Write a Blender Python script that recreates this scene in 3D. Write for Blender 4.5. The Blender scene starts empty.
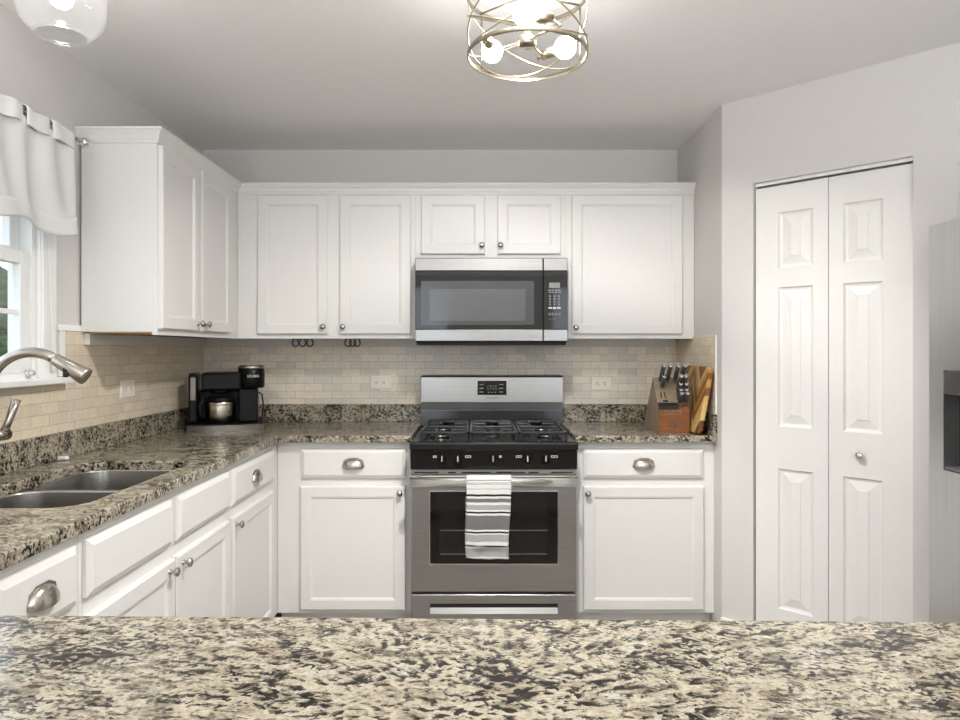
import bpy, bmesh, math, random
from mathutils import Vector, Matrix
random.seed(7)
C = bpy.context.scene.collection
PI = math.pi
S = bpy.context.scene
# ------------------------------------------------------------------ camera, world, lights, exposure
cam_d = bpy.data.cameras.new('camera'); cam = bpy.data.objects.new('camera', cam_d); C.objects.link(cam)
cam.location = (0, 0, 1.315); cam.rotation_euler = (PI/2, 0, 0)
cam_d.sensor_width = 36; cam_d.lens = 690/960*36; cam_d.shift_y = -10/960; cam_d.clip_start = 0.02
S.camera = cam
w = bpy.data.worlds.new('sky'); S.world = w; w.use_nodes = True
bg = w.node_tree.nodes['Background']; bg.inputs[0].default_value = (0.74, 0.86, 1.0, 1); bg.inputs[1].default_value = 3.0
def area(name, loc, rot, sx, sy, power, col=(1, 1, 1), portal=False):
    l = bpy.data.lights.new(name, 'AREA'); l.shape = 'RECTANGLE'; l.size = sx; l.size_y = sy
    l.energy = power; l.color = col
    if portal: l.cycles.is_portal = True
    o = bpy.data.objects.new(name, l); o.location = loc; o.rotation_euler = rot; C.objects.link(o); return o
area('window_portal', (-1.66, 1.91, 1.62), (0, -PI/2, 0), 0.86, 1.05, 1, portal=True)
area('added_rear_fill', (-0.95, -3.45, 1.25), (PI/2, 0, 0), 0.9, 2.0, 8, (1.0, 0.985, 0.96))  # pair of added fill lights at the rear wall openings, behind the camera
area('added_rear_fill', (1.55, -3.45, 1.25), (PI/2, 0, 0), 0.9, 2.0, 8, (1.0, 0.985, 0.96))
def disk_light(name, loc, watts):
    l = bpy.data.lights.new(name, 'AREA'); l.shape = 'DISK'; l.size = 0.12; l.energy = watts; l.color = (1.0, 0.975, 0.945)
    o = bpy.data.objects.new(name, l); o.location = loc; o.rotation_euler = (math.radians(16), 0, 0); l.spread = math.radians(135); C.objects.link(o)
disk_light('added_key_light', (0.14, 1.93, 2.425), 50)  # added unseen key light, brightens the back counter and shades below the cabinets
area('added_bounce_fill', (0.4, -1.1, 1.25), (PI, 0, 0), 3.0, 2.8, 185, (0.99, 0.99, 1.0))  # added upward fill behind the camera, imitates flash bounced off the ceiling
BULB, GLASSB = 38, 50
S.view_settings.view_transform = 'Standard'; S.view_settings.look = 'None'
S.view_settings.gamma = 1; S.view_settings.use_curve_mapping = False
S.view_settings.exposure = -0.15
S.cycles.use_denoising = True
S.cycles.max_bounces = 10; S.cycles.diffuse_bounces = 6; S.cycles.transparent_max_bounces = 16
S.cycles.caustics_reflective = False; S.cycles.caustics_refractive = False

# ------------------------------------------------------------------ helpers
def lin(*c): return tuple((v/255/12.92 if v/255 <= 0.04045 else ((v/255+0.055)/1.055)**2.4) for v in c) + (1,)
class Nt:
    def __init__(s, name):
        s.m = bpy.data.materials.new(name); s.m.use_nodes = True; s.t = s.m.node_tree
        s.b = s.t.nodes['Principled BSDF']; s.out = s.t.nodes['Material Output']
    def n(s, typ, **kw):
        nd = s.t.nodes.new(typ)
        for k, v in kw.items():
            if k.startswith('i_'):
                key = k[2:]; key = int(key) if key.isdigit() else key.replace('_', ' ')
                nd.inputs[key].default_value = v
            else: setattr(nd, k, v)
        return nd
    def l(s, a, b): s.t.links.new(a, b)
    def coord(s, scale=(1, 1, 1), rot=(0, 0, 0)):
        tc = s.n('ShaderNodeTexCoord'); mp = s.n('ShaderNodeMapping')
        mp.inputs['Scale'].default_value = scale; mp.inputs['Rotation'].default_value = rot
        s.l(tc.outputs['Object'], mp.inputs['Vector']); return mp.outputs[0]
    def noise(s, vec, scale, detail=3, rough=0.5, dist=0.0):
        nd = s.n('ShaderNodeTexNoise'); nd.inputs['Scale'].default_value = scale; nd.inputs['Detail'].default_value = detail
        nd.inputs['Roughness'].default_value = rough; nd.inputs['Distortion'].default_value = dist
        s.l(vec, nd.inputs['Vector']); return nd.outputs['Fac']
    def ramp(s, fac, stops, interp='LINEAR'):
        r = s.n('ShaderNodeValToRGB'); e = r.color_ramp.elements; r.color_ramp.interpolation = interp
        while len(e) < len(stops): e.new(0.5)
        for k, (p, c) in enumerate(stops):
            e[k].position = p; e[k].color = c if len(c) == 4 else (*c, 1)
        s.l(fac, r.inputs[0]); return r.outputs[0]
    def mix(s, fac, a, b, mode='MIX'):
        m = s.n('ShaderNodeMix', data_type='RGBA', blend_type=mode)
        for sock, v in ((m.inputs[0], fac), (m.inputs[6], a), (m.inputs[7], b)):
            if isinstance(v, (int, float)): sock.default_value = v
            elif isinstance(v, tuple): sock.default_value = v
            else: s.l(v, sock)
        return m.outputs[2]
    def bump(s, h, strength=0.1, dist=0.01):
        b = s.n('ShaderNodeBump'); b.inputs['Strength'].default_value = strength; b.inputs['Distance'].default_value = dist
        s.l(h, b.inputs['Height']); s.l(b.outputs[0], s.b.inputs['Normal'])
BK, WH = (0, 0, 0, 1), (1, 1, 1, 1)
def plain(name, col, rough=0.5, metal=0.0, vary=0.03, nscale=40, spec=0.5, coat=0.0, bump=0.0):
    t = Nt(name); v = t.coord()
    f = t.noise(v, nscale, 3)
    lo = tuple(max(0, c*(1-vary)) for c in col[:3]) + (1,); hi = tuple(min(1, c*(1+vary)) for c in col[:3]) + (1,)
    t.l(t.ramp(f, [(0.3, lo), (0.7, hi)]), t.b.inputs['Base Color'])
    t.b.inputs['Roughness'].default_value = rough; t.b.inputs['Metallic'].default_value = metal
    t.b.inputs['Specular IOR Level'].default_value = spec; t.b.inputs['Coat Weight'].default_value = coat
    if bump: t.bump(f, bump, 0.002)
    return t.m
def steel(name, col, rough, scale=(3, 400, 400), vary=0.12):
    t = Nt(name); v = t.coord(scale)
    f = t.noise(v, 1.0, 3)
    lo = tuple(c*(1-vary) for c in col[:3]) + (1,); hi = tuple(min(1, c*(1+vary)) for c in col[:3]) + (1,)
    t.l(t.ramp(f, [(0.3, lo), (0.7, hi)]), t.b.inputs['Base Color'])
    t.b.inputs['Metallic'].default_value = 1; t.b.inputs['Roughness'].default_value = rough
    t.bump(f, 0.05, 0.001); return t.m
def emit(name, col, strength):
    t = Nt(name); t.b.inputs['Base Color'].default_value = (1, 1, 1, 1)
    t.b.inputs['Emission Color'].default_value = col; t.b.inputs['Emission Strength'].default_value = strength; return t.m
def glass(name, tint=(1, 1, 1, 1), ior=1.45, frost=0.0):
    t = Nt(name); t.t.nodes.remove(t.b)
    fr = t.n('ShaderNodeFresnel'); ge = t.n('ShaderNodeNewGeometry'); mi = t.n('ShaderNodeMix')
    t.l(ge.outputs['Backfacing'], mi.inputs[0]); mi.inputs[2].default_value = ior; mi.inputs[3].default_value = 1/ior; t.l(mi.outputs[0], fr.inputs[0])
    tr = t.n('ShaderNodeBsdfTransparent'); tr.inputs[0].default_value = tint
    gl = t.n('ShaderNodeBsdfGlossy'); gl.inputs['Roughness'].default_value = 0.02
    mx = t.n('ShaderNodeMixShader'); t.l(fr.outputs[0], mx.inputs[0]); t.l(tr.outputs[0], mx.inputs[1]); t.l(gl.outputs[0], mx.inputs[2])
    last = mx.outputs[0]
    if frost:
        df = t.n('ShaderNodeBsdfTranslucent'); df.inputs[0].default_value = (0.95, 0.95, 0.95, 1)
        m2 = t.n('ShaderNodeMixShader'); m2.inputs[0].default_value = frost
        t.l(last, m2.inputs[1]); t.l(df.outputs[0], m2.inputs[2]); last = m2.outputs[0]
    t.l(last, t.out.inputs[0]); return t.m
def granite(name):
    t = Nt(name); v = t.coord((1.0, 1.5, 1.25), (0.2, 0.1, 0.45))
    wv = t.n('ShaderNodeTexNoise'); wv.inputs['Scale'].default_value = 22; wv.inputs['Detail'].default_value = 2; t.l(v, wv.inputs['Vector'])
    ma = t.n('ShaderNodeVectorMath', operation='SCALE'); t.l(wv.outputs['Color'], ma.inputs[0]); ma.inputs['Scale'].default_value = 0.03
    ad = t.n('ShaderNodeVectorMath', operation='ADD'); t.l(v, ad.inputs[0]); t.l(ma.outputs[0], ad.inputs[1]); vv = ad.outputs[0]
    col = t.ramp(t.noise(vv, 11, 4, 0.6), [(0.25, lin(156, 147, 126)), (0.5, lin(187, 179, 159)), (0.8, lin(140, 129, 108))])
    col = t.mix(t.ramp(t.noise(vv, 26, 3, 0.55), [(0.58, BK), (0.70, WH)]), col, lin(192, 188, 176))
    # grey brown clouds
    col = t.mix(t.ramp(t.noise(vv, 20, 6, 0.72), [(0.49, BK), (0.63, (.8, .8, .8, 1))]), col, lin(104, 90, 74))
    # grey flecks
    col = t.mix(t.ramp(t.noise(vv, 70, 3, 0.65), [(0.51, BK), (0.60, (.85, .85, .85, 1))]), col, lin(80, 72, 65))
    # black mica, denser inside broad clusters
    cl = t.n('ShaderNodeMath', operation='MULTIPLY_ADD'); t.l(t.noise(vv, 10, 3), cl.inputs[0]); cl.inputs[1].default_value = 0.45
    t.l(t.noise(vv, 72, 3, 0.62), cl.inputs[2])
    col = t.mix(t.ramp(cl.outputs[0], [(0.755, BK), (0.82, WH)]), col, lin(34, 31, 30))
    # a few oxblood spots
    col = t.mix(t.ramp(t.noise(vv, 43, 1, 0.4), [(0.755, BK), (0.78, WH)]), col, lin(78, 40, 32))
    col = t.mix(0.7, col, t.ramp(t.noise(v, 150, 3, 0.7), [(0.36, (.52, .50, .48, 1)), (0.60, WH)]), 'MULTIPLY')
    t.l(col, t.b.inputs['Base Color']); t.b.inputs['Roughness'].default_value = 0.16; t.b.inputs['Specular IOR Level'].default_value = 0.45
    return t.m
def marble_tile(name, axis, c1, c2):
    t = Nt(name); tc = t.n('ShaderNodeTexCoord'); sp = t.n('ShaderNodeSeparateXYZ'); t.l(tc.outputs['Object'], sp.inputs[0])
    cb = t.n('ShaderNodeCombineXYZ'); t.l(sp.outputs[axis], cb.inputs[0]); t.l(sp.outputs[2], cb.inputs[1])
    bt = t.n('ShaderNodeTexBrick'); t.l(cb.outputs[0], bt.inputs['Vector'])
    bt.offset = 0.5; bt.inputs['Scale'].default_value = 1; bt.inputs['Brick Width'].default_value = 0.1035
    bt.inputs['Row Height'].default_value = 0.0417; bt.inputs['Mortar Size'].default_value = 0.0012; bt.inputs['Mortar Smooth'].default_value = 0.2
    bt.inputs['Color1'].default_value = c1; bt.inputs['Color2'].default_value = c2; bt.inputs['Mortar'].default_value = lin(196, 186, 168)
    bt.inputs['Bias'].default_value = -0.25
    vein = t.noise(tc.outputs['Object'], 14, 6, 0.62, 1.2)
    col = t.mix(t.ramp(vein, [(0.47, BK), (0.5, (0.22, 0.22, 0.22, 1)), (0.53, BK)]), bt.outputs['Color'], lin(168, 158, 142))
    col = t.mix(0.28, col, t.ramp(t.noise(tc.outputs['Object'], 5, 3), [(0.35, lin(240, 226, 200)), (0.65, lin(206, 208, 208))]), 'MULTIPLY')
    t.l(col, t.b.inputs['Base Color']); t.b.inputs['Roughness'].default_value = 0.28
    inv = t.n('ShaderNodeMath', operation='SUBTRACT'); inv.inputs[0].default_value = 1; t.l(bt.outputs['Fac'], inv.inputs[1])
    t.bump(inv.outputs[0], 0.35, 0.002); return t.m
def wood(name, c1, c2, scale=(2, 30, 30), rough=0.4):
    t = Nt(name); v = t.coord(scale)
    t.l(t.ramp(t.noise(v, 3, 5, 0.6, 0.4), [(0.3, c1), (0.7, c2)]), t.b.inputs['Base Color']); t.b.inputs['Roughness'].default_value = rough; return t.m
def stripes(name):   # woven tea towel: bands across its length (object z, metres above the floor)
    t = Nt(name); tc = t.n('ShaderNodeTexCoord'); sp = t.n('ShaderNodeSeparateXYZ'); t.l(tc.outputs['Object'], sp.inputs[0])
    mr = t.n('ShaderNodeMapRange'); mr.inputs[1].default_value = 0.36; mr.inputs[2].default_value = 0.762; t.l(sp.outputs[2], mr.inputs[0])
    W, K, G, D = lin(226, 226, 222), lin(30, 30, 32), lin(168, 168, 168), lin(116, 116, 118)
    px = lambda y: ((350-y)*3.07/690+1.315-0.36)/0.402
    bands = [(559, W), (557, G), (548.5, W), (546.5, K), (545.2, W), (543.5, W), (541, G), (534, W), (532.8, K), (530.8, W), (529, D), (515, W), (513, K), (511, W), (509.5, G), (504.5, W), (502, D), (498, W), (496, K), (493.8, W), (489, G), (488.2, W), (484.5, G), (483.7, W), (480.6, D), (479.4, W)]
    st = [(max(0, px(y)), c) for y, c in bands]
    t.l(t.mix(0.18, t.ramp(mr.outputs[0], st, 'CONSTANT'), t.ramp(t.noise(t.coord((300, 300, 300)), 1.0, 2), [(0.3, (.4, .4, .4, 1)), (0.7, WH)]), 'MULTIPLY'), t.b.inputs['Base Color'])
    t.b.inputs['Roughness'].default_value = 0.95; t.bump(t.noise(t.coord((400, 400, 400)), 1.0, 1), 0.3, 0.002); return t.m
def chevron(name):   # strips of light and dark wood glued in a herringbone, board lies in y-z
    t = Nt(name); tc = t.n('ShaderNodeTexCoord'); sp = t.n('ShaderNodeSeparateXYZ'); t.l(tc.outputs['Object'], sp.inputs[0])
    a = t.n('ShaderNodeMath', operation='PINGPONG'); t.l(sp.outputs[1], a.inputs[0]); a.inputs[1].default_value = 0.115
    m = t.n('ShaderNodeMath', operation='MULTIPLY_ADD'); t.l(a.outputs[0], m.inputs[0]); m.inputs[1].default_value = 1.25; t.l(sp.outputs[2], m.inputs[2])
    s = t.n('ShaderNodeMath', operation='MULTIPLY'); t.l(m.outputs[0], s.inputs[0]); s.inputs[1].default_value = 26
    fr = t.n('ShaderNodeMath', operation='FLOOR'); t.l(s.outputs[0], fr.inputs[0])
    wn = t.n('ShaderNodeTexWhiteNoise', noise_dimensions='1D'); t.l(fr.outputs[0], wn.inputs['W'])
    col = t.ramp(wn.outputs['Value'], [(0.0, lin(222, 186, 120)), (0.3, lin(140, 84, 36)), (0.55, lin(196, 146, 78)), (0.75, lin(98, 58, 28)), (0.9, lin(214, 172, 104))], 'CONSTANT')
    gr = t.ramp(t.noise(t.coord((40, 40, 12)), 2.0, 4), [(0.3, (.62, .58, .52, 1)), (0.7, WH)])
    t.l(t.mix(0.6, col, gr, 'MULTIPLY'), t.b.inputs['Base Color']); t.b.inputs['Roughness'].default_value = 0.38; return t.m

M = dict(
    wall=plain('warm_grey_wall_paint', lin(210, 208, 205), 0.85, vary=0.01, spec=0.2),
    ceiling=plain('ceiling_paint', lin(236, 235, 233), 0.9, vary=0.01, spec=0.1),
    cab=plain('white_cabinet_lacquer', lin(223, 222, 219), 0.38, vary=0.008, spec=0.4),
    trim=plain('white_trim_paint', lin(240, 240, 238), 0.4, vary=0.008),
    door=plain('white_door_paint', lin(226, 225, 222), 0.45, vary=0.008),
    floor=wood('grey_plank_floor', lin(132, 126, 118), lin(158, 151, 142), (30, 2, 30)),
    granite=granite('speckled_granite'),
    tile_b=marble_tile('marble_tile_back', 0, lin(247, 239, 224), lin(219, 216, 210)), tile_l=marble_tile('marble_tile_side', 1, lin(241, 230, 209), lin(224, 212, 192)),
    steel=steel('brushed_steel', lin(172, 171, 169), 0.28), steel_v=steel('brushed_steel_upright', lin(186, 186, 184), 0.30, (400, 400, 3)),
    steel_d=steel('dark_brushed_steel', lin(130, 130, 130), 0.33),
    fridge=steel('fridge_steel', lin(206, 207, 206), 0.36, (150, 150, 2), 0.04),
    steel_l=steel('bright_handle_steel', lin(226, 225, 222), 0.24), sink=steel('satin_sink_steel', lin(176, 174, 170), 0.24, (400, 3, 400)), steel_m=steel('microwave_steel', lin(142, 141, 139), 0.26),
    nickel=plain('brushed_nickel', lin(188, 182, 172), 0.25, 1.0), chrome=plain('chrome', lin(220, 220, 220), 0.08, 1.0),
    brass=plain('satin_brass_nickel', lin(166, 156, 138), 0.28, 1.0),
    black=plain('black_gloss_enamel', lin(14, 14, 15), 0.12, vary=0.1), blackm=plain('black_satin_plastic', lin(15, 15, 16), 0.34, vary=0.1, spec=0.2),
    iron=plain('cast_iron', lin(24, 24, 25), 0.36, vary=0.15, bump=0.2), bglass=plain('black_glass', lin(9, 9, 10), 0.05, vary=0.0),
    grey=plain('grey_plastic', lin(92, 92, 94), 0.4), ovenin=plain('oven_window_glass', lin(20, 20, 21), 0.08),
    mwin=plain('microwave_window_mesh', lin(92, 93, 95), 0.12, vary=0.05), mwin2=plain('microwave_window_border', lin(70, 71, 73), 0.12),
    rackm=plain('oven_rack_wire', lin(150, 146, 138), 0.35, 1.0),
    ink=plain('white_print', lin(214, 214, 212), 0.5, vary=0.0), inkg=plain('grey_print', lin(140, 140, 142), 0.5, vary=0.0),
    lcd=plain('dim_display', lin(124, 128, 128), 0.2), ivory=plain('ivory_plastic', lin(243, 238, 226), 0.4, vary=0.01), dark=plain('dark_slot', lin(40, 36, 32), 0.6),
    cloth=plain('white_curtain_cotton', lin(226, 226, 224), 0.95, vary=0.015, nscale=300, spec=0.1), towel=stripes('striped_tea_towel'),
    block=wood('grey_brown_block_wood', lin(122, 106, 86), lin(152, 134, 112), (30, 30, 2)), cherry=wood('reddish_cherry_wood', lin(98, 56, 18), lin(138, 84, 34), (2, 30, 30), 0.3),
    slot=plain('slot_black', lin(16, 15, 14), 0.6), handle=plain('charcoal_knife_handle', lin(74, 72, 70), 0.4), board=chevron('herringbone_board_wood'),
    rawwood=wood('bare_birch_underside', lin(150, 112, 70), lin(176, 138, 92), (30, 2, 30), 0.6),
    glass=glass('window_glass'), jar=glass('lamp_glass', (0.97, 0.97, 0.97, 1), 1.45, 0.07), carafe=glass('carafe_glass', (0.80, 0.78, 0.75, 1), 1.5),
    coffee=plain('brushed_band', lin(128, 122, 114), 0.3, 0.9), carsteel=steel('carafe_steel', lin(176, 166, 154), 0.22, (300, 300, 3)), bulb=emit('lit_bulb', (1, 0.965, 0.93, 1), BULB), bulb2=emit('lit_jar_bulb', (1, 0.97, 0.94, 1), GLASSB),
    wire=plain('black_wire', lin(16, 16, 17), 0.4), white=plain('white_plastic', lin(238, 238, 236), 0.4), rubber=plain('black_rubber', lin(18, 18, 18), 0.6),
    leaf=plain('dark_evergreen', lin(58, 70, 40), 0.8, vary=0.5, nscale=9, bump=0.6), bark=plain('tree_bark', lin(84, 70, 56), 0.9, vary=0.2), lawn=plain('winter_lawn', lin(120, 120, 84), 0.95, vary=0.2),
    gap=plain('shadow_gap_black', lin(20, 20, 20), 0.8),
)

class MB:                                            # collects geometry in world coordinates
    def __init__(s): s.v = []; s.f = []; s.sm = []
    def add(s, vs, fs, smooth=False):
        o = len(s.v); s.v += [tuple(p) for p in vs]; s.f += [tuple(i+o for i in f) for f in fs]; s.sm += [smooth]*len(fs); return s
    def box(s, x0, x1, y0, y1, z0, z1, bev=0.0, seg=2, mat=None):
        b = bmesh.new(); bmesh.ops.create_cube(b, size=1)
        for vt in b.verts: vt.co = Vector(((x0+x1)/2+vt.co.x*(x1-x0), (y0+y1)/2+vt.co.y*(y1-y0), (z0+z1)/2+vt.co.z*(z1-z0)))
        if bev: bmesh.ops.bevel(b, geom=b.edges[:], offset=min(bev, 0.49*min(abs(x1-x0), abs(y1-y0), abs(z1-z0))), segments=seg, affect='EDGES', profile=0.5)
        if mat is not None: b.transform(mat)
        b.verts.index_update(); s.add([v.co for v in b.verts], [[v.index for v in f.verts] for f in b.faces]); b.free(); return s
    def tube(s, pts, r, n=10, closed=False, caps=True, flat=None):
        pts = [Vector(p) for p in pts]; m = len(pts); rs = r if isinstance(r, (list, tuple)) else [r]*m
        vs = []; up = None
        for i, p in enumerate(pts):
            a = pts[(i-1) % m] if closed or i > 0 else p; b = pts[(i+1) % m] if closed or i < m-1 else p
            t = (b-a).normalized()
            if up is None:
                up = Vector((0, 0, 1)) if abs(t.z) < 0.9 else Vector((1, 0, 0))
            up = (up - t*up.dot(t)).normalized(); sd = t.cross(up)
            for k in range(n):
                an = 2*PI*k/n; vs.append(p + (up*math.cos(an)*(flat or 1) + sd*math.sin(an))*rs[i])
        fs = []
        for i in range(m if closed else m-1):
            j = (i+1) % m
            for k in range(n): fs.append((i*n+k, i*n+(k+1) % n, j*n+(k+1) % n, j*n+k))
        if caps and not closed: fs += [tuple(range(n)), tuple(range((m-1)*n, m*n))]
        return s.add(vs, fs, True)
    def lathe(s, prof, base, axis=(0, 0, 1), n=24, capa=True, capb=True):     # prof: (radius, along)
        ax = Vector(axis).normalized(); u = ax.orthogonal().normalized(); w_ = ax.cross(u); B = Vector(base)
        vs = [B + ax*h + (u*math.cos(2*PI*k/n) + w_*math.sin(2*PI*k/n))*r for r, h in prof for k in range(n)]
        fs = [(i*n+k, i*n+(k+1) % n, (i+1)*n+(k+1) % n, (i+1)*n+k) for i in range(len(prof)-1) for k in range(n)]
        if capa: fs.append(tuple(range(n)))
        if capb: fs.append(tuple(range((len(prof)-1)*n, len(prof)*n)))
        return s.add(vs, fs, True)
    def sphere(s, c, r, sx=1, sy=1, sz=1, n=20):
        prof = [(max(1e-4, math.sin(PI*i/12)*r), -math.cos(PI*i/12)*r) for i in range(13)]
        o = len(s.v); s.lathe(prof, (0, 0, 0), n=n)
        for i in range(o, len(s.v)): p = s.v[i]; s.v[i] = (c[0]+p[0]*sx, c[1]+p[1]*sy, c[2]+p[2]*sz)
        return s
    def prism(s, poly, fn, a, b):                    # poly (p,q) swept from a to b with fn(p,q,t)
        n = len(poly); vs = [fn(p, q, a) for p, q in poly] + [fn(p, q, b) for p, q in poly]
        return s.add(vs, [tuple(range(n)), tuple(range(n, 2*n))] + [(i, (i+1) % n, n+(i+1) % n, n+i) for i in range(n)])
    def rings(s, fr, rect, steps, cap=True, back=True):   # rect (u0,u1,v0,v1) in frame fr(u,v,w); steps (inset, w)
        u0, u1, v0, v1 = rect; vs = []
        for ins, d in steps:
            vs += [fr(u0+ins, v0+ins, d), fr(u1-ins, v0+ins, d), fr(u1-ins, v1-ins, d), fr(u0+ins, v1-ins, d)]
        fs = [(i*4+k, i*4+(k+1) % 4, i*4+4+(k+1) % 4, i*4+4+k) for i in range(len(steps)-1) for k in range(4)]
        L = (len(steps)-1)*4
        if cap: fs.append((L, L+1, L+2, L+3))
        if back: fs.append((3, 2, 1, 0))
        return s.add(vs, fs)
    def grid(s, fn, nu, nv, smooth=True):
        vs = [fn(i/nu, j/nv) for j in range(nv+1) for i in range(nu+1)]
        return s.add(vs, [(j*(nu+1)+i, j*(nu+1)+i+1, (j+1)*(nu+1)+i+1, (j+1)*(nu+1)+i) for j in range(nv) for i in range(nu)], smooth)
    def build(s, name, mat, parent=None, solid=0.0):
        org = root_loc(parent); me = bpy.data.meshes.new(name)
        b = bmesh.new(); vl = [b.verts.new(Vector(p)-org) for p in s.v]
        for f, sm in zip(s.f, s.sm):
            try: fc = b.faces.new([vl[i] for i in f]); fc.smooth = sm
            except ValueError: pass
        bmesh.ops.recalc_face_normals(b, faces=b.faces[:])
        b.to_mesh(me); b.free(); me.materials.append(M[mat] if isinstance(mat, str) else mat)
        o = bpy.data.objects.new(name, me); C.objects.link(o)
        if parent is not None: o.parent = parent
        if solid:
            md = o.modifiers.new('thickness', 'SOLIDIFY'); md.thickness = solid; md.offset = 0
        return o
def root_loc(p):
    while p is not None and p.parent is not None: p = p.parent
    return Vector(p.location) if p is not None else Vector((0, 0, 0))
def tag(o, label, cat, group=None):
    o['label'] = label; o['category'] = cat
    if group: o['group'] = group
    return o
def thing(name, label, cat, loc=(0, 0, 0), group=None):
    o = bpy.data.objects.new(name, None); o.empty_display_size = 0.05; C.objects.link(o); o.location = loc
    return tag(o, label, cat, group)
def struct(name, mb, mat, parent=None, label=None, cat=None):
    o = mb.build(name, mat, parent)
    if parent is None: o['kind'] = 'structure'
    if label: tag(o, label, cat)
    return o
def text_mesh(txt, size, place, extrude=0.0004):    # lettering as mesh points, place(u,v,w)
    cu = bpy.data.curves.new('lettering', 'FONT'); cu.body = txt; cu.size = size; cu.extrude = extrude
    cu.align_x = 'CENTER'; cu.align_y = 'CENTER'
    o = bpy.data.objects.new('lettering', cu); C.objects.link(o); bpy.context.view_layer.update()
    me = bpy.data.meshes.new_from_object(o.evaluated_get(bpy.context.evaluated_depsgraph_get()))
    mb = MB().add([place(v.co.x, v.co.y, v.co.z) for v in me.vertices], [tuple(p.vertices) for p in me.polygons])
    bpy.data.objects.remove(o); bpy.data.meshes.remove(me); bpy.data.curves.remove(cu); return mb

# ------------------------------------------------------------------ the setting
XL, YB, XR, ZC = -1.558, 3.88, 1.11, 2.44           # left wall, back wall, right wall, ceiling
YD = 3.168                                            # where the diagonal pantry wall begins
WY0, WY1, WZ0, WZ1 = 1.40, 2.42, 1.215, 2.03          # window opening
struct('floor', MB().box(-1.8, 3.0, -3.7, 4.05, -0.1, 0), 'floor')
struct('ceiling', MB().box(-1.75, 3.0, -3.7, 4.05, ZC, ZC+0.1), 'ceiling')
wl = MB()
for y0, y1, z0, z1 in ((-3.6, WY0, 0, ZC), (WY1, YB+0.1, 0, ZC), (WY0, WY1, 0, WZ0), (WY0, WY1, WZ1, ZC)):
    wl.box(XL-0.085, XL, y0, y1, z0, z1)
struct('wall_left', wl, 'wall')
struct('wall_back', MB().box(XL, XR+0.1, YB, YB+0.1, 0, ZC), 'wall')
struct('wall_right', MB().box(XR, XR+0.1, YD, YB, 0, ZC), 'wall')
q = math.sqrt(0.5)
def dg(t, z, w): return (XR + t*q - w*q, YD - t*q - w*q, z)      # along the diagonal wall, w outwards to the room
def dfr(u, v, w): return dg(u, v, w)
def dbox(mb, t0, t1, z0, z1, w0, w1): return mb.prism([(t0, z0), (t1, z0), (t1, z1), (t0, z1)], lambda p, r, t: dg(p, r, t), w0, w1)
TD0, TD1, TE = 0.1454, 0.763, 0.905                     # door opening and the end of the diagonal wall
ZD = 2.055
wd = MB(); dbox(wd, 0, TD0, 0, ZC, -0.11, 0); dbox(wd, TD1, TE, 0, ZC, -0.11, 0); dbox(wd, TD0, TD1, ZD, ZC, -0.11, 0)
struct('wall_pantry', wd, 'wall')
XE, YE = XR+TE*q, YD-TE*q
struct('wall_alcove', MB().box(XE, 2.62, YE, YE+0.1, 0, ZC), 'wall')
struct('wall_east', MB().box(2.55, 2.65, -3.6, YE, 0, ZC), 'wall')
rw = MB()
for x0, x1, z0, z1 in ((-1.6, -1.4, 0, ZC), (-0.5, 1.1, 0, ZC), (2.0, 2.6, 0, ZC), (-1.4, -0.5, 2.25, ZC), (1.1, 2.0, 2.25, ZC), (-1.4, -0.5, 0, 0.25), (1.1, 2.0, 0, 0.25)): rw.box(x0, x1, -3.6, -3.5, z0, z1)
struct('wall_rear', rw, 'wall')
bb = MB(); dbox(bb, 0, TD0-0.01, 0, 0.09, 0, 0.012); dbox(bb, TD1+0.01, TE, 0, 0.09, 0, 0.012)
struct('baseboard_pantry', bb, 'trim')
# bifold pantry door
d1 = bpy.data.objects.new('door_1', None); C.objects.link(d1); d1['kind'] = 'structure'; d1.location = dg((TD0+TD1)/2, 0, -0.03)
tag(d1, 'white two-leaf folding pantry door with raised panels in the angled wall', 'door')
mid = (TD0+TD1)/2
def leaf(t0, t1, off):
    mb = MB(); wv, fr = -0.018, dfr; th = 0.034; z0, z1 = 0.02, 2.03
    mb.prism([(t0, z0), (t1, z0), (t1, z1), (t0, z1)], lambda p, r, t: dg(p, r, t), wv-th, wv-0.014)
    pw = 0.144; pl = (t0+t1)/2-pw/2+off; pr = pl+pw
    rows = [(1.670, 1.914), (0.982, 1.588), (0.19, 0.800)]
    def f(u0, u1, v0, v1): mb.rings(fr, (u0, u1, v0, v1), [(0, wv-0.014), (0, wv-0.002), (0.002, wv)] if 0 else [(0, wv)], True, False)
    f(t0, pl, z0, z1); f(pr, t1, z0, z1)
    zs = [z0] + [z for r in reversed(rows) for z in r] + [z1]
    for k in range(0, len(zs), 2): f(pl, pr, zs[k], zs[k+1])
    for a, b in rows: mb.rings(fr, (pl, pr, a, b), [(0, wv), (0.006, wv-0.009), (0.015, wv-0.0115), (0.050, wv-0.003), (0.052, wv-0.001)], True, False)
    for a, b in ((t0, wv), (t1, wv)): mb.add([dg(a, z0, wv), dg(a, z1, wv), dg(a, z1, wv-th), dg(a, z0, wv-th)], [(0, 1, 2, 3)])
    mb.add([dg(t0, z1, wv), dg(t1, z1, wv), dg(t1, z1, wv-th), dg(t0, z1, wv-th)], [(0, 1, 2, 3)])
    return mb
lf1 = leaf(TD0+0.005, mid-0.0015, 0.019).build('door_leaf', 'door', d1)
lf2 = leaf(mid+0.0015, TD1-0.004, -0.024).build('door_leaf', 'door', d1)
nrm = Vector((-q, -q, 0))
kn = dg(0.577, 0.892, -0.018)
MB().lathe([(0.008, 0), (0.006, 0.004), (0.006, 0.012), (0.014, 0.018), (0.016, 0.024), (0.013, 0.030), (0.004, 0.032)], kn, nrm).build('knob', 'chrome', lf2)
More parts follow.
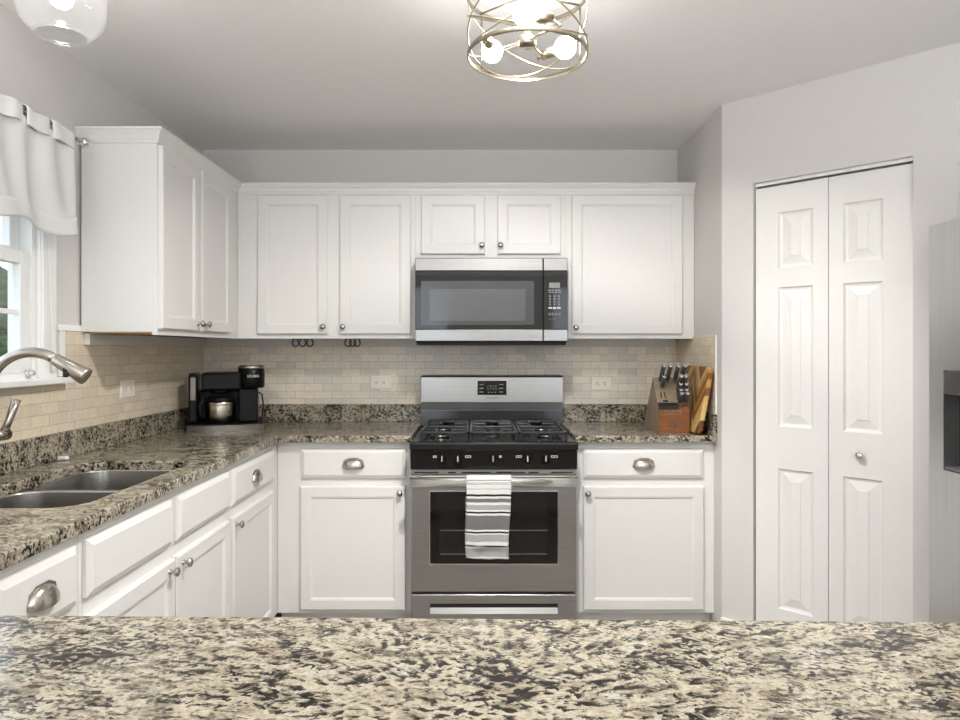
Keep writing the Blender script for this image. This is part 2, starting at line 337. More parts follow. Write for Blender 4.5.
tr = MB(); dbox(tr, TD0+0.002, TD1-0.002, 2.042, ZD, -0.05, -0.022); tr.build('track', 'trim', d1)
gp = MB(); dbox(gp, TD0, TD1, 0.0, ZD, -0.109, -0.10); gp.build('closet_shade', 'wall', d1)

# backsplash tile, strips
t_ = MB().box(XL+0.0005, XR-0.0005, YB-0.008, YB-0.0005, 1.012, 1.386)
tag(struct('tile_backsplash', t_, 'tile_b'), 'cream and grey marble brick tile across the back wall behind the range', 'tile')
t_ = MB().box(XL+0.0005, XL+0.008, 2.575, YB-0.0085, 1.012, 1.386).box(XL+0.0005, XL+0.008, 1.0, 2.575, 1.012, 1.19)
tag(struct('tile_backsplash', t_, 'tile_l'), 'cream marble brick tile on the left wall below the window', 'tile')
t_ = MB().box(XR-0.008, XR-0.0005, 3.235, YB-0.0085, 1.012, 1.386)
tag(struct('tile_backsplash', t_, 'tile_l'), 'short cream marble brick tile return behind the cutting board', 'tile')
struct('trim_1', MB().box(XL+0.0005, XL+0.012, 2.535, 2.678, 1.3865, 1.41, 0.002).box(XL+0.0005, XL+0.012, 2.545, 2.574, 1.218, 1.3865, 0.002), 'trim')
struct('trim_2', MB().box(XR-0.0085, XR-0.0005, 3.228, 3.2345, 1.015, 1.386, 0.002), 'trim')
struct('trim_3', MB().box(XL+0.0085, XL+0.03, 2.70, YB-0.0085, 1.335, 1.3795, 0.002), 'cab')
struct('trim_4', MB().box(XL+0.031, -0.34, YB-0.03, YB-0.0085, 1.335, 1.3795, 0.002), 'cab')
struct('trim_5', MB().box(0.45, 1.095, YB-0.03, YB-0.0085, 1.335, 1.3795, 0.002), 'cab')

# window
wn = bpy.data.objects.new('window_1', None); C.objects.link(wn); wn['kind'] = 'structure'; wn.location = (XL, (WY0+WY1)/2, WZ0)
tag(wn, 'white double hung window over the sink', 'window')
cs = MB()
for y0, y1, z0, z1 in ((WY1, WY1+0.095, WZ0, WZ1+0.09), (WY0-0.095, WY0, WZ0, WZ1+0.09), (WY0, WY1, WZ1, WZ1+0.09)):
    cs.box(XL+0.0005, XL+0.016, y0, y1, z0, z1, 0.003)
cs.box(XL+0.016, XL+0.024, WY1+0.004, WY1+0.03, WZ0, WZ1+0.03, 0.003)
cs.build('casing', 'trim', wn)
MB().box(XL-0.01, XL+0.052, WY0-0.12, WY1+0.145, WZ0-0.022, WZ0, 0.004).build('stool', 'trim', wn)
fj = MB()
for y0, y1, z0, z1 in ((WY0, WY0+0.02, WZ0, WZ1), (WY1-0.02, WY1, WZ0, WZ1), (WY0+0.02, WY1-0.02, WZ0, WZ0+0.02), (WY0+0.02, WY1-0.02, WZ1-0.02, WZ1)):
    fj.box(XL-0.085, XL+0.0004, y0, y1, z0, z1)
fj.build('jamb', 'trim', wn)
def sash(name, x0, x1, z0, z1, mun):
    y0, y1 = WY0+0.022, WY1-0.022; m = MB(); st = 0.05
    m.box(x0, x1, y0, y0+st, z0, z1, 0.003).box(x0, x1, y1-st, y1, z0, z1, 0.003).box(x0, x1, y0+st, y1-st, z0, z0+0.055, 0.003).box(x0, x1, y0+st, y1-st, z1-0.045, z1, 0.003)
    s_ = m.build(name, 'trim', wn)
    MB().box((x0+x1)/2-0.002, (x0+x1)/2+0.002, y0+st-0.004, y1-st+0.004, z0+0.05, z1-0.04).build('glass', 'glass', s_)
    g = MB(); xm = (x0+x1)/2
    for zz in mun: g.box(xm-0.006, xm+0.006, y0+st, y1-st, zz-0.008, zz+0.008)
    for k in (1, 2): yy = y0+st+(y1-y0-2*st)*k/3; g.box(xm-0.0055, xm+0.0055, yy-0.008, yy+0.008, z0+0.055, z1-0.045)
    g.build('muntin', 'trim', s_); return s_
s1 = sash('sash', XL-0.036, XL-0.006, WZ0+0.022, 1.655, [1.445]); s2 = sash('sash', XL-0.072, XL-0.042, 1.615, WZ1-0.022, [1.82])
MB().lathe([(0.012, 0), (0.014, 0.012), (0.006, 0.02)], (XL-0.006, WY1-0.045, 1.235), (1, 0, 0), 14).sphere((XL+0.016, WY1-0.045, 1.235), 0.011).build('latch', 'chrome', s1)

# outside
struct('ground', MB().box(-30, -1.9, -10, 30, -0.6, -0.4), 'lawn')
def tree(loc, h, r, label, sd):
    t = thing('evergreen_tree', label, 'tree', loc); rd = random.Random(sd)
    MB().tube([loc, (loc[0], loc[1], loc[2]+h*0.55)], [0.1, 0.06], 8).build('trunk', 'bark', t)
    m = MB()
    for k in range(170):
        f = rd.random(); a = rd.random()*2*PI; rr = r*(1.05-f)*(0.4+0.6*rd.random())
        m.sphere((loc[0]+rr*math.cos(a), loc[1]+rr*math.sin(a), loc[2]+0.3+f*(h-0.4)), 0.08+0.13*rd.random(), 1, 1, 0.85, 6)
    m.build('foliage', 'leaf', t)
tree((-6.2, 8.75, -0.4), 2.85, 0.95, 'dark evergreen tree outside seen through the lower window sash', 3)

# ------------------------------------------------------------------ cabinets
def fB(y): return lambda u, v, w_: (u, y-w_, v)       # front facing the camera
def fL(x): return lambda u, v, w_: (x+w_, u, v)       # front facing right
DOOR = [(0, 0.0005), (0, 0.015), (0.0045, 0.019), (0.047, 0.019), (0.051, 0.0165), (0.0535, 0.0165), (0.058, 0.011)]
DRW = [(0, 0.0005), (0, 0.010), (0.003, 0.012), (0.017, 0.019)]
def knob(fr, u, v, w0, parent):
    o = Vector(fr(u, v, w0)); ax = Vector(fr(u, v, 1)) - Vector(fr(u, v, 0))
    return MB().lathe([(0.0085, 0), (0.0065, 0.004), (0.0055, 0.013), (0.012, 0.018), (0.0145, 0.022), (0.0135, 0.027), (0.007, 0.0305), (0.001, 0.031)], o, ax, 18, False, False).build('knob', 'nickel', parent)
def cup(fr, u, v, w0, parent):
    def fn(a, b, k=1.0):
        th, ps = PI*a, -0.12+(PI/2+0.12)*b
        return fr(u+0.051*k*math.cos(th), v-0.012+0.036*k*math.sin(th)*math.cos(PI/2-ps) if 0 else v-0.016+0.041*k*math.sin(th)*math.sin(ps), w0+0.024*k*math.sin(th)*math.cos(ps))
    m = MB().grid(lambda a, b: fn(a, b), 20, 10); m.grid(lambda a, b: fn(a, b, 0.94), 20, 10)
    m.prism([(u-0.054, v-0.014), (u+0.054, v-0.014), (u+0.045, v+0.017), (u+0.022, v+0.028), (u-0.022, v+0.028), (u-0.045, v+0.017)], fr, w0, w0+0.0015)
    return m.build('cup_pull', 'nickel', parent)
def door(fr, u0, u1, v0, v1, root, kpos=None):
    d = MB().rings(fr, (u0, u1, v0, v1), DOOR).build('door', 'cab', root)
    if kpos: knob(fr, kpos[0], kpos[1], 0.019, d)
    return d
def drawer(fr, u0, u1, v0, v1, root, pull=True, name='drawer'):
    d = MB().rings(fr, (u0, u1, v0, v1), DRW).build(name, 'cab', root)
    if pull: cup(fr, (u0+u1)/2, (v0+v1)/2, 0.019, d)
    return d
def frame_box(mb, fr, u0, u1, v0, v1, deep):          # carcass with a plain face
    mb.prism([(u0, v0), (u1, v0), (u1, v1), (u0, v1)], fr, 0, -deep)
YU, XU = 3.57, -1.255                                   # upper faces
ZU0, ZU1 = 1.374, 2.134
def upper(label, fr, u0, u1, v0, v1, deep, doors, loc):
    r = thing('upper_cabinet', label, 'cabinet', loc, 'white upper cabinets')
    m = MB(); frame_box(m, fr, u0, u1, v0+0.012, v1, deep); m.prism([(u0, v0), (u1, v0), (u1, v0+0.012), (u0, v0+0.012)], fr, 0, -0.019)
    m.build('body', 'cab', r)
    MB().prism([(u0+0.002, v0+0.006), (u1-0.002, v0+0.006), (u1-0.002, v0+0.0118), (u0+0.002, v0+0.0118)], fr, -0.0195, -deep+0.032).build('underside', 'rawwood', r)
    for d in doors: door(fr, *d[:4], r, d[4])
    return r
bk = fB(YU)
# left upper: side faces the camera
lfU = fL(XU)
upper('white two-door upper cabinet on the left wall beside the window curtain', lfU, 2.68, YB-0.010, ZU0, ZU1, XU-XL-0.010,
      [(2.69, 3.045, 1.398, 2.114, (3.022, 1.43)), (3.075, 3.435, 1.398, 2.114, (3.098, 1.43))], ((XL+XU)/2, 3.2, ZU0))
upper('white two-door upper cabinet on the back wall left of the microwave, above the coffee maker', bk, XU+0.001, -0.3355, ZU0, ZU1, 0.30,
      [(-1.147, -0.7845, 1.397, 2.113, (-0.805, 1.434)), (-0.7227, -0.3575, 1.397, 2.113, (-0.7035, 1.434))], (-0.8, 3.7, ZU0))
upper('short white two-door upper cabinet directly above the microwave', bk, -0.3345, 0.4435, 1.782, ZU1, 0.30,
      [(-0.3035, 0.0257, 1.809, 2.113, (0.010, 1.853)), (0.09, 0.4167, 1.809, 2.113, (0.106, 1.853))], (0.06, 3.7, 1.782))
upper('white single-door upper cabinet on the back wall above the knife block', bk, 0.4445, 1.108, ZU0, ZU1, 0.30,
      [(0.473, 1.044, 1.397, 2.113, (0.492, 1.430))], (0.78, 3.7, ZU0))
# crown moulding
cr = MB(); prof = [(0.0005, 2.118), (0.007, 2.118), (0.009, 2.128), (0.013, 2.133), (0.016, 2.146), (0.027, 2.159), (0.028, 2.163), (0.033, 2.165), (0.033, 2.174), (0.0005, 2.174)]
path = [(XL+0.001, 2.68, 0, -1), (XU, 2.68, 1, -1), (XU, YU, 1, -1), (XR-0.002, YU, 0, -1)]
vs = [(x+o*dx, y+o*dy, z) for x, y, dx, dy in path for o, z in prof]; n = len(prof)
cr.add(vs, [(i*n+k, i*n+(k+1) % n, (i+1)*n+(k+1) % n, (i+1)*n+k) for i in range(3) for k in range(n)] + [tuple(range(n)), tuple(range(3*n, 4*n))])
tag(cr.build('crown_molding', 'cab'), 'white stepped crown molding along the tops of the upper cabinets', 'molding')

# base cabinets
YF, XF = 3.27, -0.96
CT0, CT1 = 0.883, 0.914
def base(label, fr, u0, u1, deep, loc, fronts, kind='base_cabinet'):
    r = thing(kind, label, 'cabinet', loc, 'white base cabinets')
    m = MB(); frame_box(m, fr, u0, u1, 0.07, CT0-0.001, 0.019)
    ub = u1
    m.prism([(u0, 0.07), (ub, 0.07), (ub, CT0-0.001), (u0, CT0-0.001)], fr, -0.0192, -deep); m.build('body', 'cab', r)
    MB().prism([(u0, 0.0), (u1, 0.0), (u1, 0.0695), (u0, 0.0695)], fr, -0.06, -deep).build('toe_kick', 'cab', r)
    for f in fronts:
        if f[0] == 'd': door(fr, *f[1:5], r, f[5])
        else: drawer(fr, *f[1:5], r, f[0] == 'w', 'drawer' if f[0] == 'w' else 'false_front')
    return r
bB = fB(YF); bL = fL(XF)
DZ = (0.709, 0.848); DL = (0.716, 0.856); OZ = (0.088, 0.671)
base('white base cabinet left of the range, one drawer over one door', bB, XF+0.002, -0.326, 0.59, (-0.65, 3.5, 0), [('w', -0.845, -0.350, *DZ), ('d', -0.848, -0.352, *OZ, (-0.377, 0.642))])
base('white base cabinet right of the range under the knife block', bB, 0.4465, 1.1085, 0.59, (0.78, 3.5, 0), [('w', 0.487, 1.056, *DZ), ('d', 0.487, 1.056, *OZ, (0.507, 0.640))])
base('white drawer and door base cabinet in the left corner below the coffee maker', bL, 2.622, YB-0.02, 0.58, (-1.25, 3.0, 0), [('w', 2.640, 3.165, *DL), ('d', 2.640, 3.165, *OZ, (2.664, 0.642))])
r = thing('base_cabinet', 'white sink base cabinet with two blank drawer fronts over two doors', 'cabinet', (-1.25, 2.1, 0), 'white base cabinets')
m = MB()                                               # open box so that the bowls hang inside
for a in ((-1.54, XF, 1.648, 1.666, 0.07, CT0-0.001), (-1.54, XF, 2.602, 2.620, 0.07, CT0-0.001), (-1.54, XF, 1.667, 2.601, 0.07, 0.09), (-1.54, -1.53, 1.667, 2.601, 0.09, 0.5), (XF-0.018, XF, 1.667, 2.601, 0.0905, CT0-0.001)): m.box(*a)
m.build('body', 'cab', r); MB().box(-1.54, XF-0.06, 1.65, 2.618, 0, 0.0695).build('toe_kick', 'cab', r)
for y0, y1, ky in ((1.664, 2.118, 2.092), (2.160, 2.600, 2.186)):
    drawer(bL, y0, y1, *DL, r, False, 'false_front'); door(bL, y0 if y0 < 2 else 2.146, y1 if y0 > 2 else 2.134, *OZ, r, (ky, 0.642))
base('narrow white drawer cabinet nearest the island on the left run', bL, 1.262, 1.646, 0.58, (-1.25, 1.45, 0), [('w', 1.345, 1.622, *DL), ('d', 1.345, 1.622, *OZ, (1.60, 0.642))])

# countertops
XC, YC = -0.938, 3.225                                   # counter edges
SX0, SX1, SY0, SY1 = -1.41, -1.03, 1.755, 2.49       # sink cut-out
def round_rect(x0, x1, y0, y1, r, n=6):
    pts = []
    for cx, cy, a0 in ((x1-r, y1-r, 0), (x0+r, y1-r, 90), (x0+r, y0+r, 180), (x1-r, y0+r, 270)):
        for k in range(n+1): a = math.radians(a0+90*k/n); pts.append((cx+r*math.cos(a), cy+r*math.sin(a)))
    return pts
def slab(outer, holes, name, mat, parent, ease=0.006):
    b = bmesh.new(); es = []
    org = root_loc(parent)
    for lp in [outer]+holes:
        vl = [b.verts.new((x-org.x, y-org.y, CT1-org.z)) for x, y in lp]
        es += [b.edges.new((vl[i], vl[(i+1) % len(vl)])) for i in range(len(vl))]
    bmesh.ops.triangle_fill(b, use_beauty=True, edges=es)
    bmesh.ops.recalc_face_normals(b, faces=b.faces[:])
    if b.faces[:][0].normal.z < 0: bmesh.ops.reverse_faces(b, faces=b.faces[:])
    g = bmesh.ops.extrude_face_region(b, geom=b.faces[:])
    top = [f for f in g['geom'] if isinstance(f, bmesh.types.BMFace)]
    for f in b.faces:
        pass
    vv = [v for v in g['geom'] if isinstance(v, bmesh.types.BMVert)]
    for v in vv: v.co.z -= (CT1-CT0)
    bmesh.ops.recalc_face_normals(b, faces=b.faces[:])
    edges = [e for e in b.edges if len(e.link_faces) == 2 and abs(e.link_faces[0].normal.z-e.link_faces[1].normal.z) > 0.5 and all(abs(v.co.z-(CT1-org.z)) < 1e-5 for v in e.verts)]
    bmesh.ops.bevel(b, geom=edges, offset=ease, segments=3, affect='EDGES', profile=0.5)
    me = bpy.data.meshes.new(name); b.to_mesh(me); b.free(); me.materials.append(M[mat])
    o = bpy.data.objects.new(name, me); C.objects.link(o); o.parent = parent; return o
ct = thing('countertop', 'L-shaped speckled granite countertop running from the sink to the left of the range', 'countertop', (-1.25, 2.8, CT0))
slab([(XL+0.001, 1.20), (XC, 1.20), (XC, YC-0.02), (XC+0.02, YC), (-0.320, YC), (-0.320, YB-0.001), (XL+0.001, YB-0.001)], [round_rect(SX0, SX1, SY0, SY1, 0.085)], 'slab', 'granite', ct)
MB().box(XL+0.0005, XL+0.02, 1.20, YB-0.021, CT1+0.0003, 1.0115, 0.002).build('upstand', 'granite', ct)
MB().box(XL+0.0005, -0.321, YB-0.02, YB-0.0005, CT1+0.0003, 1.0115, 0.002).build('upstand', 'granite', ct)
ct2 = thing('countertop', 'short speckled granite countertop right of the range carrying the knife block', 'countertop', (0.78, 3.55, CT0))
slab([(0.4445, YC), (XR-0.001, YC), (XR-0.001, YB-0.001), (0.4445, YB-0.001)], [], 'slab', 'granite', ct2)
MB().box(0.4445, XR-0.021, YB-0.02, YB-0.0005, CT1+0.0003, 1.0115, 0.002).build('upstand', 'granite', ct2)
MB().box(XR-0.02, XR-0.0005, YC, YB-0.001, CT1+0.0003, 1.0115, 0.002).build('upstand', 'granite', ct2)
isl = thing('island_countertop', 'wide speckled granite island countertop across the foreground', 'countertop', (0, 0.75, CT0))
slab([(-1.20, 0.38), (1.30, 0.34), (1.30, 1.011), (-1.20, 1.056)], [], 'slab', 'granite', isl)
ib = thing('island_cabinet', 'white island base under the foreground granite countertop', 'cabinet', (0, 0.75, 0))
MB().box(-1.15, 1.25, 0.60, 0.98, 0.09, CT0-0.001, 0.003).build('body', 'cab', ib)
MB().box(-1.10, 1.20, 0.64, 0.93, 0, 0.0895).build('toe_kick', 'cab', ib)

# ------------------------------------------------------------------ sink and faucet
sk = thing('sink', 'stainless undermount double bowl sink set in the left granite countertop', 'sink', ((SX0+SX1)/2, 2.12, CT0-0.2))
def bowl(x0, x1, y0, y1, deep):
    m = MB(); zt = CT0-0.0005; n = 7
    lv = [(0, zt, 0.08), (0.0005, zt-0.004, 0.08), (0.006, zt-deep+0.04, 0.075), (0.008, zt-deep+0.02, 0.073), (0.014, zt-deep+0.008, 0.07), (0.026, zt-deep+0.001, 0.06), (0.030, zt-deep, 0.06), (0.06, zt-deep, 0.05)]
    vs = []; cnt = 4*(n+1-1+0)
    rr = [round_rect(x0+i, x1-i, y0+i, y1-i, r, 6) for i, z, r in lv]; cnt = len(rr[0])
    fl = round_rect(x0-0.012, x1+0.012, y0-0.012, y1+0.012, 0.06, 6)
    vs = [(x, y, zt) for x, y in fl]
    for p, (i, z, r) in zip(rr, lv): vs += [(x, y, z) for x, y in p]
    L = len(lv)+1
    fs = [(i*cnt+k, i*cnt+(k+1) % cnt, (i+1)*cnt+(k+1) % cnt, (i+1)*cnt+k) for i in range(L-1) for k in range(cnt)] + [tuple(range((L-1)*cnt, L*cnt))]
    return m.add(vs, fs, True)
for y0, y1 in ((SY0+0.004, 2.112), (2.138, SY1-0.004)):
    bw = bowl(SX0+0.004, SX1-0.004, y0, y1, 0.19).build('bowl', 'sink', sk)
    MB().lathe([(0.045, 0), (0.042, 0.003), (0.03, 0.001), (0.001, 0.001)], ((SX0+SX1)/2, (y0+y1)/2, CT0-0.1895), n=20).build('drain', 'chrome', bw)
MB().box(SX0+0.008, SX1-0.008, 2.1115, 2.1385, CT0-0.014, CT0-0.0006, 0.004, 3).build('divider', 'sink', sk)

FX, FY = -1.475, 2.07
fa = thing('kitchen_faucet', 'brushed nickel gooseneck pull-down faucet behind the sink', 'faucet', (FX, FY, CT1))
MB().lathe([(0.030, 0.0003), (0.030, 0.006), (0.026, 0.012), (0.0235, 0.06), (0.022, 0.155), (0.016, 0.165)], (FX, FY, CT1)).build('body', 'nickel', fa)
pts = [(FX, FY, CT1+0.16), (FX, FY, CT1+0.235)]; rad = 0.12; dxy = Vector((0.99, 0.12, 0)).normalized()
for k in range(0, 17):
    a = math.radians(180-k*7.8); pts.append(Vector((FX, FY, CT1+0.274)) + dxy*(rad+rad*math.cos(a)) + Vector((0, 0, rad*math.sin(a))))
sp_ = MB().tube(pts, 0.0155, 16).build('spout', 'nickel', fa)
e0 = Vector(pts[-1]); dr = (Vector(pts[-1])-Vector(pts[-2])).normalized()
hd = MB().lathe([(0.0165, -0.004), (0.0185, 0.0), (0.022, 0.05), (0.0275, 0.096), (0.0265, 0.103), (0.015, 0.1035)], e0, dr, 18).build('spray_head', 'nickel', fa)
MB().box(-0.008, 0.008, -0.004, 0.004, -0.018, 0.018, 0.003, mat=Matrix.Translation(e0+dr*0.055+Vector((-0.008, -0.018, -0.008)))).build('spray_button', 'rubber', hd)
MB().tube([(FX, FY+0.018, CT1+0.140), (FX+0.004, FY+0.075, CT1+0.140)], 0.0185, 16).build('handle_hub', 'nickel', fa)
MB().tube([(FX+0.004, FY+0.058, CT1+0.142), (FX+0.014, FY+0.068, CT1+0.18), (FX+0.030, FY+0.082, CT1+0.247)], [0.012, 0.011, 0.013], 12).build('lever', 'nickel', fa)

# ------------------------------------------------------------------ range
RX0, RX1, RC = -0.3165, 0.4415, 0.0625
rg = thing('gas_range', 'stainless gas range with black cooktop between the base cabinets', 'range', (RC, 3.5, 0))
MB().box(RX0, RX1, 3.195, 3.84, 0.06, 0.885).box(RX0+0.03, RX1-0.03, 3.24, 3.82, 0.0, 0.06).build('body', 'steel_d', rg)
YO = 3.147
dr_ = MB().box(RX0+0.001, RX1-0.001, YO, 3.1945, 0.2115, 0.7435, 0.006, 3).build('oven_door', 'steel', rg)
MB().box(RX0+0.085, RX1-0.083, YO-0.003, YO+0.002, 0.336, 0.673, 0.0015).build('window_border', 'chrome', dr_)
MB().box(RX0+0.089, RX1-0.087, YO-0.0045, YO-0.001, 0.341, 0.669, 0.001).build('oven_glass', 'bglass', dr_)
MB().box(RX0+0.133, RX1-0.133, YO-0.0052, YO-0.004, 0.379, 0.645).build('window_mesh', 'ovenin', dr_)
for zz in (0.494, 0.386):
    mr = MB(); mr.box(RX0+0.135, RX1-0.135, YO-0.0062, YO-0.005, zz-0.002, zz+0.002); mr.build('rack_line', 'rackm', dr_)
# handle bar
hb = MB()
sec = [(0.021*math.cos(2*PI*k/16)*0.62, 0.0235*math.sin(2*PI*k/16)) for k in range(16)]
hb.prism(sec, lambda p, r_, t: (t, 3.088+p, 0.724+r_), RX0+0.004, RX1-0.004)
hb.sm = [True]*len(hb.sm)
h_ = hb.build('door_handle', 'steel_l', dr_)
for xx in (RX0+0.03, RX1-0.03): MB().box(xx-0.018, xx+0.018, 3.098, YO+0.001, 0.708, 0.740, 0.005).build('handle_post', 'steel', h_)
# vent trim above the door
vt = MB().box(RX0+0.001, RX1-0.001, 3.152, 3.1945, 0.745, 0.7705, 0.003).build('vent_trim', 'steel', rg)
for a, b_ in ((-0.30, -0.19), (-0.145, -0.11), (-0.085, 0.048), (0.075, 0.205), (0.222, 0.268), (0.325, 0.425)):
    MB().box(a, b_, 3.1512, 3.1522, 0.752, 0.7585).build('vent_slot', 'slot', vt)
# drawer
wd_ = MB().box(RX0+0.001, RX1-0.001, YO+0.002, 3.1945, 0.062, 0.199, 0.005, 3).build('storage_drawer', 'steel', rg)
MB().box(RX0+0.088, RX1-0.086, YO+0.0005, YO+0.004, 0.112, 0.158, 0.001).build('drawer_recess', 'slot', wd_)
MB().prism([(0, 0.112), (0.012, 0.112), (0.022, 0.118), (0.006, 0.142), (0, 0.142)], lambda p, r_, t: (t, YO+0.002-p, r_), RX0+0.09, RX1-0.088).build('drawer_lip', 'steel_m', wd_)
# control panel and cooktop
cp = MB().prism([(3.142, 0.772), (3.1945, 0.772), (3.1945, 0.858), (3.130, 0.858)], lambda p, r_, t: (t, p, r_), RX0, RX1).build('control_panel', 'black', rg)
ctp = MB().box(RX0-0.003, RX1+0.003, 3.112, 3.70, 0.8590, 0.900, 0.010, 4).build('cooktop', 'black', rg)
MB().box(RX0+0.035, RX1-0.035, 3.155, 3.67, 0.8995, 0.9010).build('burner_well', 'black', ctp)
kx = (-0.172, -0.100, 0.059, 0.215, 0.297)
pn = Vector((0, -1, -0.14)).normalized()
for x_ in kx:
    k_ = MB().lathe([(0.021, 0), (0.020, 0.006), (0.017, 0.010), (0.015, 0.024), (0.013, 0.027), (0.001, 0.0275)], (x_, 3.137, 0.818), pn, 20).build('control_knob', 'blackm', rg)
    MB().box(x_-0.0018, x_+0.0018, 3.1045, 3.1075, 0.812, 0.838).build('pointer', 'ink', k_)
for x_, w2 in ((-0.205, 0.017), (-0.054, 0.026), (0.092, 0.012), (0.176, 0.026), (0.337, 0.030)):
    m = MB(); y_ = 3.1322
    m.box(x_-w2/2, x_+w2/2, y_, y_+0.001, 0.826, 0.828).box(x_-w2/2, x_+w2/2, y_, y_+0.001, 0.834, 0.836).box(x_-w2/2, x_-w2/2+0.003, y_, y_+0.001, 0.828, 0.834).box(x_+w2/2-0.003, x_+w2/2, y_, y_+0.001, 0.828, 0.834).box(x_-0.0015, x_+0.0015, y_, y_+0.001, 0.828, 0.834)
    m.build('knob_marking', 'ink', cp)
for bx, by, br in ((-0.19, 3.29, 0.045), (-0.19, 3.55, 0.038), (RC, 3.42, 0.05), (0.315, 3.29, 0.045), (0.315, 3.55, 0.038)):
    bn = MB().lathe([(br, 0), (br, 0.010), (br*0.9, 0.012)], (bx, by, 0.9012), n=24).build('burner', 'steel_d', ctp)
    MB().lathe([(br*0.8, 0), (br*0.8, 0.007), (br*0.7, 0.010), (0.001, 0.010)], (bx, by, 0.9133), n=24).build('burner_cap', 'iron', bn)
for gi in range(3):
    g0 = RX0+0.040+gi*0.2275; g1 = g0+0.223; m = MB(); zt0, zt1 = 0.928, 0.940
    ys = (3.165, 3.66)
    for yy in ys: m.box(g0, g1, yy, yy+0.012, zt0, zt1, 0.003)
    for xx in (g0, g1-0.012): m.box(xx, xx+0.012, ys[0], ys[1]+0.012, zt0, zt1, 0.003)
    for yc in (3.29, 3.42, 3.55):
        m.box(g0+0.012, g0+0.082, yc-0.005, yc+0.005, zt0, zt1, 0.003).box(g1-0.082, g1-0.012, yc-0.005, yc+0.005, zt0, zt1, 0.003)
    m.box(g0, g1, 3.414, 3.426, zt0, zt1-0.001, 0.003)
    for xx in (g0+0.068, g1-0.080): m.box(xx, xx+0.010, ys[0]+0.012, ys[0]+0.10, zt0, zt1, 0.003).box(xx, xx+0.010, ys[1]-0.10, ys[1], zt0, zt1, 0.003)
    for xx in (g0, g0+0.070, g1-0.082, g1-0.012):
        for yy in ys: m.box(xx, xx+0.012, yy, yy+0.012, 0.9012, zt0)
    m.build('grate', 'iron', rg)
# backguard
bgd = MB().prism([(3.70, 1.035), (3.706, 0.995), (3.73, 0.99), (3.73, 0.905), (3.84, 0.905), (3.84, 1.178), (3.712, 1.178), (3.700, 1.168)], lambda p, r_, t: (t, p, r_), RX0+0.002, RX1+0.002).build('backguard', 'steel', rg)
MB().prism([(3.6985, 1.0345), (3.7035, 0.9945), (3.7065, 0.9945), (3.7005, 1.0365)], lambda p, r_, t: (t, p, r_), RX0+0.003, RX1+0.001).build('backguard_lip', 'steel_d', bgd)
MB().prism([(3.722, 0.989), (3.718, 0.9055), (3.7295, 0.9055), (3.7295, 0.989)], lambda p, r_, t: (t, p, r_), RX0+0.003, RX1+0.001).build('rear_panel', 'black', bgd)
dp = MB().box(RC-0.076, RC+0.080, 3.6975, 3.702, 1.074, 1.150, 0.002).build('clock_panel', 'bglass', bgd)
m = MB(); y_ = 3.6968
for k in range(4): m.box(RC-0.022+k*0.014, RC-0.013+k*0.014, y_, y_+0.001, 1.122, 1.1245).box(RC-0.022+k*0.014, RC-0.0205+k*0.014, y_, y_+0.001, 1.108, 1.122).box(RC-0.022+k*0.014, RC-0.013+k*0.014, y_, y_+0.001, 1.107, 1.1095)
m.build('clock_digits', 'lcd', dp)
for k in range(3):
    for s_ in (-1, 1): MB().box(RC+s_*0.052-0.013, RC+s_*0.052+0.009, y_, y_+0.001, 1.088+k*0.02, 1.0915+k*0.02).build('button_print', 'inkg', dp)
    MB().box(RC-0.022+k*0.018, RC-0.011+k*0.018, y_, y_+0.001, 1.087, 1.0905).build('button_print', 'inkg', dp)
text_mesh('FRIGIDAIRE', 0.013, lambda u, v, w_: (RC+u, 3.6993-w_, 1.056+v)).build('lettering', 'grey', bgd)

# tea towel over the oven handle
def towel_fn(x0, x1, y_, z0, z1, sd):
    def fn(a, b):
        z = z1+(z0-z1)*b
        x = x0+(x1-x0)*a + 0.004*b*math.sin(5*b+sd) - 0.012*b*(a)
        return (x, y_ + 0.004*math.sin(9*a+sd+2*b)*b + 0.0025*math.sin(17*a+sd), z + 0.006*a*b*-1 + 0.003*math.sin(7*a+sd)*b)
    return fn
tw = thing('dish_towel', 'white tea towel with black and grey stripes draped over the oven handle', 'towel', (0.03, 3.07, 0))
tx0, tx1 = -0.060, 0.139
m = MB().grid(towel_fn(tx0, tx1, 3.058, 0.447, 0.724, 0.4), 24, 40)
m.grid(lambda a, b: (tx0+(tx1-tx0)*a, 3.088-0.030*math.cos(PI*b), 0.724+0.0300*math.sin(PI*b)), 24, 12)
m.build('front_flap', 'towel', tw, 0.004)
MB().grid(towel_fn(tx0-0.004, tx1-0.001, 3.072, 0.388, 0.66, 1.7), 24, 40).build('under_flap', 'towel', tw, 0.004)
MB().grid(towel_fn(tx0, tx1, 3.121, 0.50, 0.724, 2.2), 24, 30).build('back_flap', 'towel', tw, 0.004)

# ------------------------------------------------------------------ microwave
mw = thing('microwave_oven', 'stainless and black over-the-range microwave under the short cabinet', 'microwave', (RC, 3.65, 1.36))
MX0, MX1, YM = -0.3245, 0.4385, 3.45; MS = 0.3165
MB().box(MX0, MX1, YM+0.04, YB-0.031, 1.352, 1.781).build('case', 'blackm', mw)
md = thing  # (keeps names short below)
MB().box(MX0, MS-0.002, YM, YM+0.0395, 1.711, 1.775, 0.003).build('top_trim', 'steel_m', mw)
MB().box(MX0, MS-0.002, YM, YM+0.0395, 1.359, 1.418, 0.003).build('bottom_trim', 'steel_m', mw)
dg_ = MB().box(MX0, MS-0.002, YM+0.001, YM+0.0395, 1.4185, 1.7105, 0.002).build('door', 'bglass', mw)
MB().box(-0.295, 0.270, YM-0.0005, YM+0.002, 1.441, 1.660).build('window_border', 'mwin2', dg_)
MB().box(-0.252, 0.227, YM-0.0015, YM, 1.461, 1.620).build('window', 'mwin', dg_)
